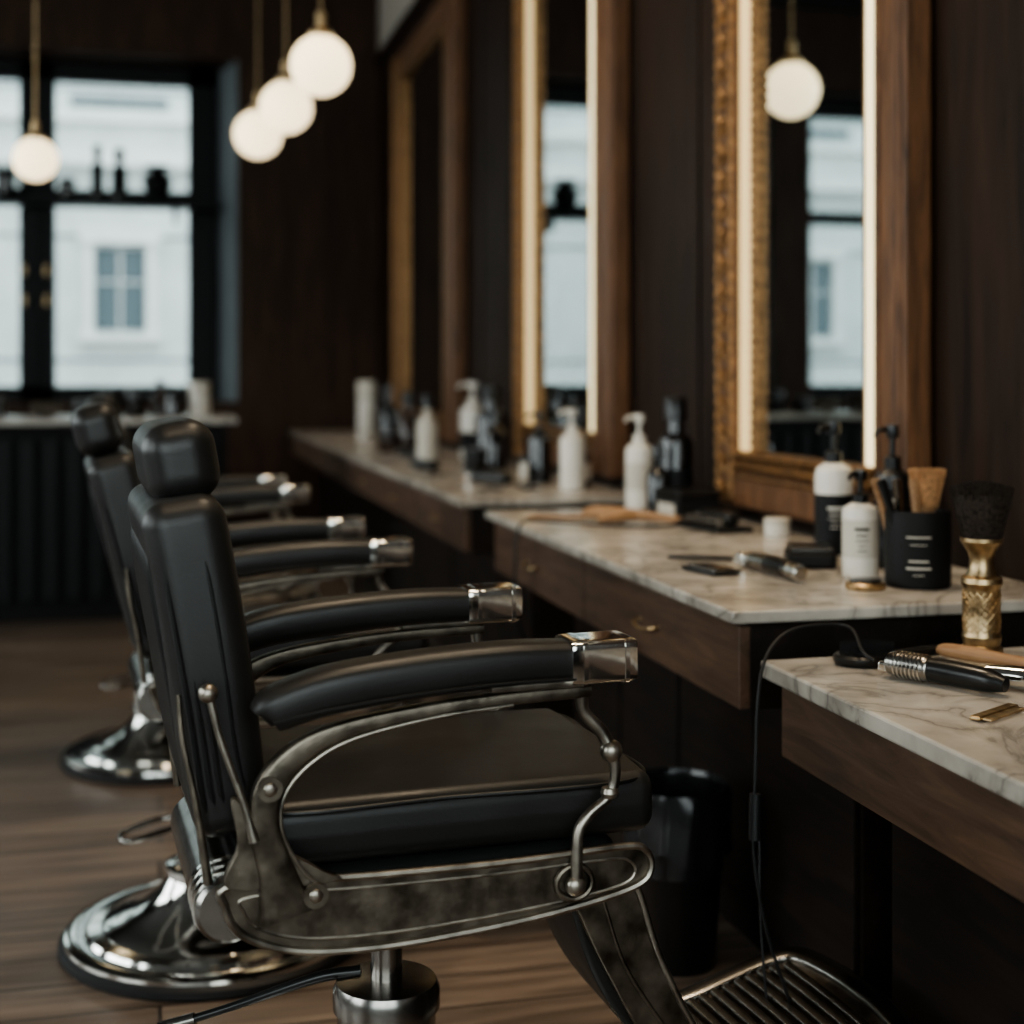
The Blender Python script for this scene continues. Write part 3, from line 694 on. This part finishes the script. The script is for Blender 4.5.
t = empty('brass_tin', (1.30, 2.46, Z2)); lathe('tin_body', [(0, 0), (.036, 0), (.038, .003), (.038, .009), (.034, .013), (0, .014)], BRASS, t)
lathe('tin_lid', [(0, .013), (.030, .013), (.028, .018), (0, .019)], BLACKP, t)
t = empty('trimmer_case', (1.345, 2.79, Z2), radians(-20)); rbox('case_body', (.10, .13, .034), .01, BLACKM, t, (0, 0, .017)); rbox('case_lid', (.09, .12, .012), .005, BLACKP, t, (0, 0, .038))
t = empty('pocket_comb_case', (1.10, 2.74, Z2), radians(12)); rbox('case_body', (.07, .12, .010), .004, BLACKP, t, (0, 0, .005)); rbox('case_plate', (.05, .10, .004), .0015, DCHROME, t, (0, 0, .0115))
t = empty('straight_razor', (1.15, 2.93, Z2), radians(60)); sweep('razor_scale', [(0, -.07, .006), (.006, 0, .006), (0, .07, .006)], [(.005, .008)]*3, BLACKP, t, seg=10, up=(0, 0, 1)); boxes('razor_blade', [(.012, .028, -.04, .07, .003, .006)], CHROME, t, bevel=.001); sweep('razor_tang', [(.02, -.04, .005), (.01, -.08, .005), (.018, -.095, .006)], .003, CHROME, t, seg=8)
t = empty('hair_trimmer', (1.205, 2.67, Z2+.022), radians(3))
sweep('trimmer_body', [(0, -.12, -.004), (0, -.06, 0), (0, .02, 0), (0, .08, -.001), (0, .10, -.002)], [.012, .015, .018, .016, .012], DCHROME, t, seg=20)
sweep('trimmer_grip', [(0, -.055, 0), (0, -.02, .0005), (0, .015, .0)], [.0165, .0185, .0185], BLACKP, t, seg=20)
rbox('trimmer_head', (.045, .03, .028), .006, CHROME, t, (0, .112, -.004))
boxes('trimmer_teeth', [(-.022+i*.004, -.020+i*.004, .126, .140, -.010, -.002) for i in range(11)], CHROME, t)
for yy in (-.11, -.095, -.08): lathe('trimmer_ring', [(0, -.003), (.0165, -.003), (.0165, .003), (0, .003)], CHROME, t, axis='Y', loc=(0, yy, -.002))
t = empty('product_box', (1.46, 3.82, Z2), radians(8)); rbox('box_body', (.13, .15, .06), .005, BLACKM, t, (0, 0, .03)); rbox('box_lid', (.134, .154, .022), .005, BLACKP, t, (0, 0, .072)); boxes('box_label', [(-.068, -.066, -.05, .05, .015, .045)], CREAM, t)
t = empty('tool_tray', (1.42, 3.52, Z2), radians(10))
rbox('tray_base', (.11, .22, .014), .005, BLACKM, t, (0, 0, .007)); rbox('clipper_body', (.045, .15, .036), .014, BLACKP, t, (.015, 0, .032)); rbox('clipper_head', (.042, .03, .02), .004, DCHROME, t, (.015, .085, .028)); cyl('scissor_case', .012, (-.03, -.08, .026), (-.035, .07, .026), DCHROME, t, 12)
t = empty('wooden_beard_brush', (1.25, 3.72, Z2), radians(50)); t.scale = (1.15, 1.15, 1.3)
sweep('brush_handle', [(0, -.13, .012), (.005, -.05, .016), (0, .02, .020), (0, .09, .020), (0, .115, .018)], [(.008, .010), (.010, .012), (.014, .024), (.014, .026), (.007, .012)], TANW, t, seg=18, up=(0, 0, 1))
sweep('brush_crook', [(0, -.02, .016), (-.05, .0, .018), (-.09, .04, .014)], [.012, .010, .007], TANW, t, seg=12)
t = empty('wooden_comb', (1.10, 3.90, Z2), radians(70)); rbox('comb_spine', (.03, .17, .008), .003, TANW, t, (0, 0, .005)); boxes('comb_teeth', [(.014, .036, -.08+i*.006, -.077+i*.006, .003, .007) for i in range(27)], TANW, t)
for (x, y, m, nm) in ((1.15, 4.95, DCHROME, 'hair_scissors'), (1.2, 5.5, TANW, 'wooden_comb'), (1.12, 6.1, BLACKP, 'barber_clipper'), (1.25, 7.1, BLACKP, 'barber_clipper'), (1.22, 5.25, BLACKP, 'barber_clipper'), (1.10, 5.75, DCHROME, 'hair_scissors'), (1.28, 5.00, BLACKP, 'wooden_comb')):
    t = empty(nm if m is not BLACKP or nm != 'wooden_comb' else 'plastic_comb', (x, y, Z2), radians(random.uniform(-40, 40)))
    if nm == 'barber_clipper':
        rbox('clipper_body', (.06, .2, .045), .018, m, t, (0, 0, .0225)); rbox('clipper_blade', (.055, .03, .02), .004, CHROME, t, (0, .11, .02))
    elif nm == 'wooden_comb':
        rbox('comb_spine', (.03, .2, .012), .004, m, t, (0, 0, .006)); boxes('comb_teeth', [(.014, .04, -.095+i*.007, -.091+i*.007, .003, .009) for i in range(27)], m, t)
    else:
        sweep('blade_1', [(0, -.02, .006), (.012, .12, .006)], [(.003, .008), (.001, .002)], m, t, sub=1, up=(0, 0, 1)); sweep('blade_2', [(0, -.02, .008), (-.012, .12, .008)], [(.003, .008), (.001, .002)], m, t, sub=1, up=(0, 0, 1))
        for sgn in (-1, 1):
            sweep('handle', [(0, -.02, .007), (sgn*.02, -.07, .007)], .004, m, t, sub=1)
            sweep('finger_ring', [(sgn*.026+.018*cos(a), -.09+.02*sin(a), .007) for a in [2*pi*i/16 for i in range(16)]], .004, m, t, seg=8, sub=1, closed=True)

# counter 1 items
t = empty('cushion_hair_brush', (1.105, 2.085, Z1+.001), radians(3))
lathe('brush_head', [(0, .0), (.046, 0), (.050, .006), (.050, .012), (.046, .016), (0, .018)], BLACKP, t, seg=36).scale = (1.15, .85, 1)
V = []
for i in range(-7, 8):
    for j in range(-5, 6):
        x, y = i*.0068, j*.0068
        if (x/.050)**2+(y/.036)**2 < .92: V.append(((x, y, .014), (x, y, .034)))
bristles('brush_pins', V, .0013, BLACKM, t)
sweep('brush_handle', [(.05, 0, .010), (.08, .002, .011), (.13, .006, .012), (.15, .008, .012)], [(.008, .012), (.008, .010), (.009, .012), (.006, .008)], BLACKP, t, seg=14, up=(0, 0, 1))
t = empty('hair_clipper', (1.131, 1.905, Z1+.0225), radians(30)); t.scale = (.82, .82, .82)
sweep('clipper_neck', [(0, .105, 0), (0, .085, 0), (0, .03, 0), (0, .02, 0)], [.020, .0245, .0245, .021], DCHROME, t, seg=28, sub=3)
for k in range(7): lathe('clipper_ring', [(0, -.0015), (.0260, -.0015), (.0260, .0015), (0, .0015)], CHROME, t, axis='Y', loc=(0, .034+k*.0085, 0))
sweep('clipper_grip', [(0, .022, 0), (0, -.03, -.001), (0, -.09, -.003), (0, -.125, -.006)], [.0215, .023, .021, .013], BLACKP, t, seg=24)
rbox('clipper_blade', (.036, .02, .018), .004, CHROME, t, (0, .112, -.006))
t = empty('wooden_handle_brush', (1.262, 2.000, Z1+.0165), radians(23))
sweep('brush_handle', [(0, .085, 0), (0, .07, .003), (0, .02, .004), (0, -.05, .004), (0, -.10, .003)], [(.006, .007), (.011, .012), (.012, .014), (.010, .011), (.012, .016)], TANW, t, seg=16, up=(0, 0, 1))
rbox('brush_block', (.05, .14, .02), .008, TANW, t, (0, -.16, .004)); rbox('brush_bristle_pad', (.04, .12, .012), .003, BRISTLE, t, (0, -.16, .02))
t = empty('metal_comb', (1.105, 1.725, Z1), radians(-60)); rbox('comb_spine', (.016, .11, .006), .0025, BRASS, t, (0, 0, .004)); boxes('comb_teeth', [(.007, .022, -.05+i*.005, -.0475+i*.005, .003, .0055) for i in range(20)], BRASS, t)
t = empty('chrome_trimmer', (1.235, 1.84, Z1+.019), radians(40)); sweep('trimmer_body', [(0, -.07, 0), (0, 0, 0), (0, .06, 0)], [.012, .017, .015], CHROME, t, seg=20); rbox('trimmer_head', (.034, .02, .018), .004, DCHROME, t, (0, .065, 0)); sweep('trimmer_band', [(0, -.03, 0), (0, .0, 0)], [.0168, .0178], BLACKP, t, seg=20, sub=1)

# cables
t = empty('clipper_power_cord')
sweep('cord', [(1.075, 2.005, .762), (1.068, 2.03, .772), (1.10, 2.135, .79), (1.045, 2.145, .795), (.985, 2.135, .785), (.942, 2.115, .75), (.918, 2.09, .69), (.905, 2.07, .58), (.898, 2.06, .46), (.915, 2.05, .34), (.955, 2.05, .22), (.985, 2.07, .10), (1.02, 2.10, .02), (1.09, 2.15, .006), (1.13, 2.3, .006)], .0028, RUBBER, t, seg=8)
sweep('cord_tail', [(.925, 2.10, .50), (.918, 2.08, .35), (.925, 2.07, .2), (.93, 2.08, .06), (.96, 2.12, .006), (1.08, 2.25, .006)], .0025, RUBBER, t, seg=8)
sweep('cord_joint', [(.9035, 2.067, .55), (.899, 2.061, .48)], .009, RUBBER, t, seg=12, sub=1)
t = empty('trimmer_power_cord')
sweep('cord', [(1.36, 3.60, .806), (1.24, 3.58, .806), (1.08, 3.64, .812), (.97, 3.72, .815), (.935, 3.71, .79), (.925, 3.70, .70), (.93, 3.71, .58), (.97, 3.74, .48), (1.08, 3.8, .44), (1.19, 3.85, .42)], .004, RUBBER, t, seg=8)

# waste bin with liner
t = empty('waste_bin', (1.03, 2.76, 0)); t.scale = (.86, .86, .98)
lathe('bin_body', [(0, 0), (.092, 0), (.096, .006), (.118, .36), (.121, .365), (.115, .365), (.092, .02), (0, .015)], BLACKP, t, seg=40)
V = []; F = []; n = 72
rows = [(.113, .20), (.116, .358), (.124, .376), (.130, .362), (.130, .30), (.128, .24)]
for i in range(n):
    a = 2*pi*i/n
    for k, (r, z) in enumerate(rows):
        w = .0035*sin(a*13+k)+.003*sin(a*7+2*k)
        if k == 0: w = -.002
        if k == 1: w = 0
        zz = z+(.012*sin(a*5)+.008*sin(a*11) if k == 5 else 0)
        V.append(((r+max(w, -.0015))*cos(a), (r+max(w, -.0015))*sin(a), zz))
for i in range(n):
    j = (i+1) % n
    for k in range(len(rows)-1): F.append((i*6+k, j*6+k, j*6+k+1, i*6+k+1))
finish('bin_liner', V, F, plain('bin_bag', (.012, .012, .013), .22), t, sharp=80)

# ---------------------------------------------------------------- world & lights
w = bpy.data.worlds.new('World'); scene.world = w; w.use_nodes = True
bg = w.node_tree.nodes['Background']; bg.inputs[0].default_value = (.80, .95, .98, 1); bg.inputs[1].default_value = 3.7
def area(name, loc, rot, sx, sy, power, col):
    l = bpy.data.lights.new(name, 'AREA'); l.shape = 'RECTANGLE'; l.size = sx; l.size_y = sy; l.energy = power; l.color = col
    o = bpy.data.objects.new(name, l); COL.objects.link(o); o.location = loc; o.rotation_euler = rot; return o
area('daylight_left', (-5.6, 3.6, 2.7), (0, radians(-75), 0), 3.4, 10.0, 330, (.97, .96, .92))  # added fill lamp outside the unseen left openings
area('daylight_front', (-1.0, -2.8, 2.6), (radians(75), 0, 0), 4.4, 3.2, 55, (1.0, .95, .88))  # added fill lamp behind the camera, brightens the metals
# warm overhead fill spots, added to brighten the room, no fixtures
for (x, y, p) in ((.0, 1.2, 45), (.75, 2.9, 130), (.6, 4.6, 95), (.4, 8.9, 95), (1.1, 1.3, 60)):
    l = bpy.data.lights.new('ceiling_spot', 'SPOT'); l.energy = p*1.25; l.spot_size = radians(90); l.spot_blend = .8; l.color = (1, .80, .56); l.shadow_soft_size = .2
    o = bpy.data.objects.new('ceiling_spot', l); COL.objects.link(o); o.location = (x, y, 4.15)
    d = Vector((.15, 0, -1)); o.rotation_euler = d.to_track_quat('-Z', 'Y').to_euler()

# ---------------------------------------------------------------- camera
cd = bpy.data.cameras.new('camera'); cam = bpy.data.objects.new('camera', cd); COL.objects.link(cam)
cd.lens = 50; cd.sensor_width = 36; cd.shift_y = -134/1024
cam.location = (0, 0, 1.2); cam.rotation_euler = (radians(90), 0, -math.atan(352/1422))
cd.dof.use_dof = True; cd.dof.focus_distance = 1.95; cd.dof.aperture_fstop = 2.2
cd.clip_start = .02
scene.camera = cam
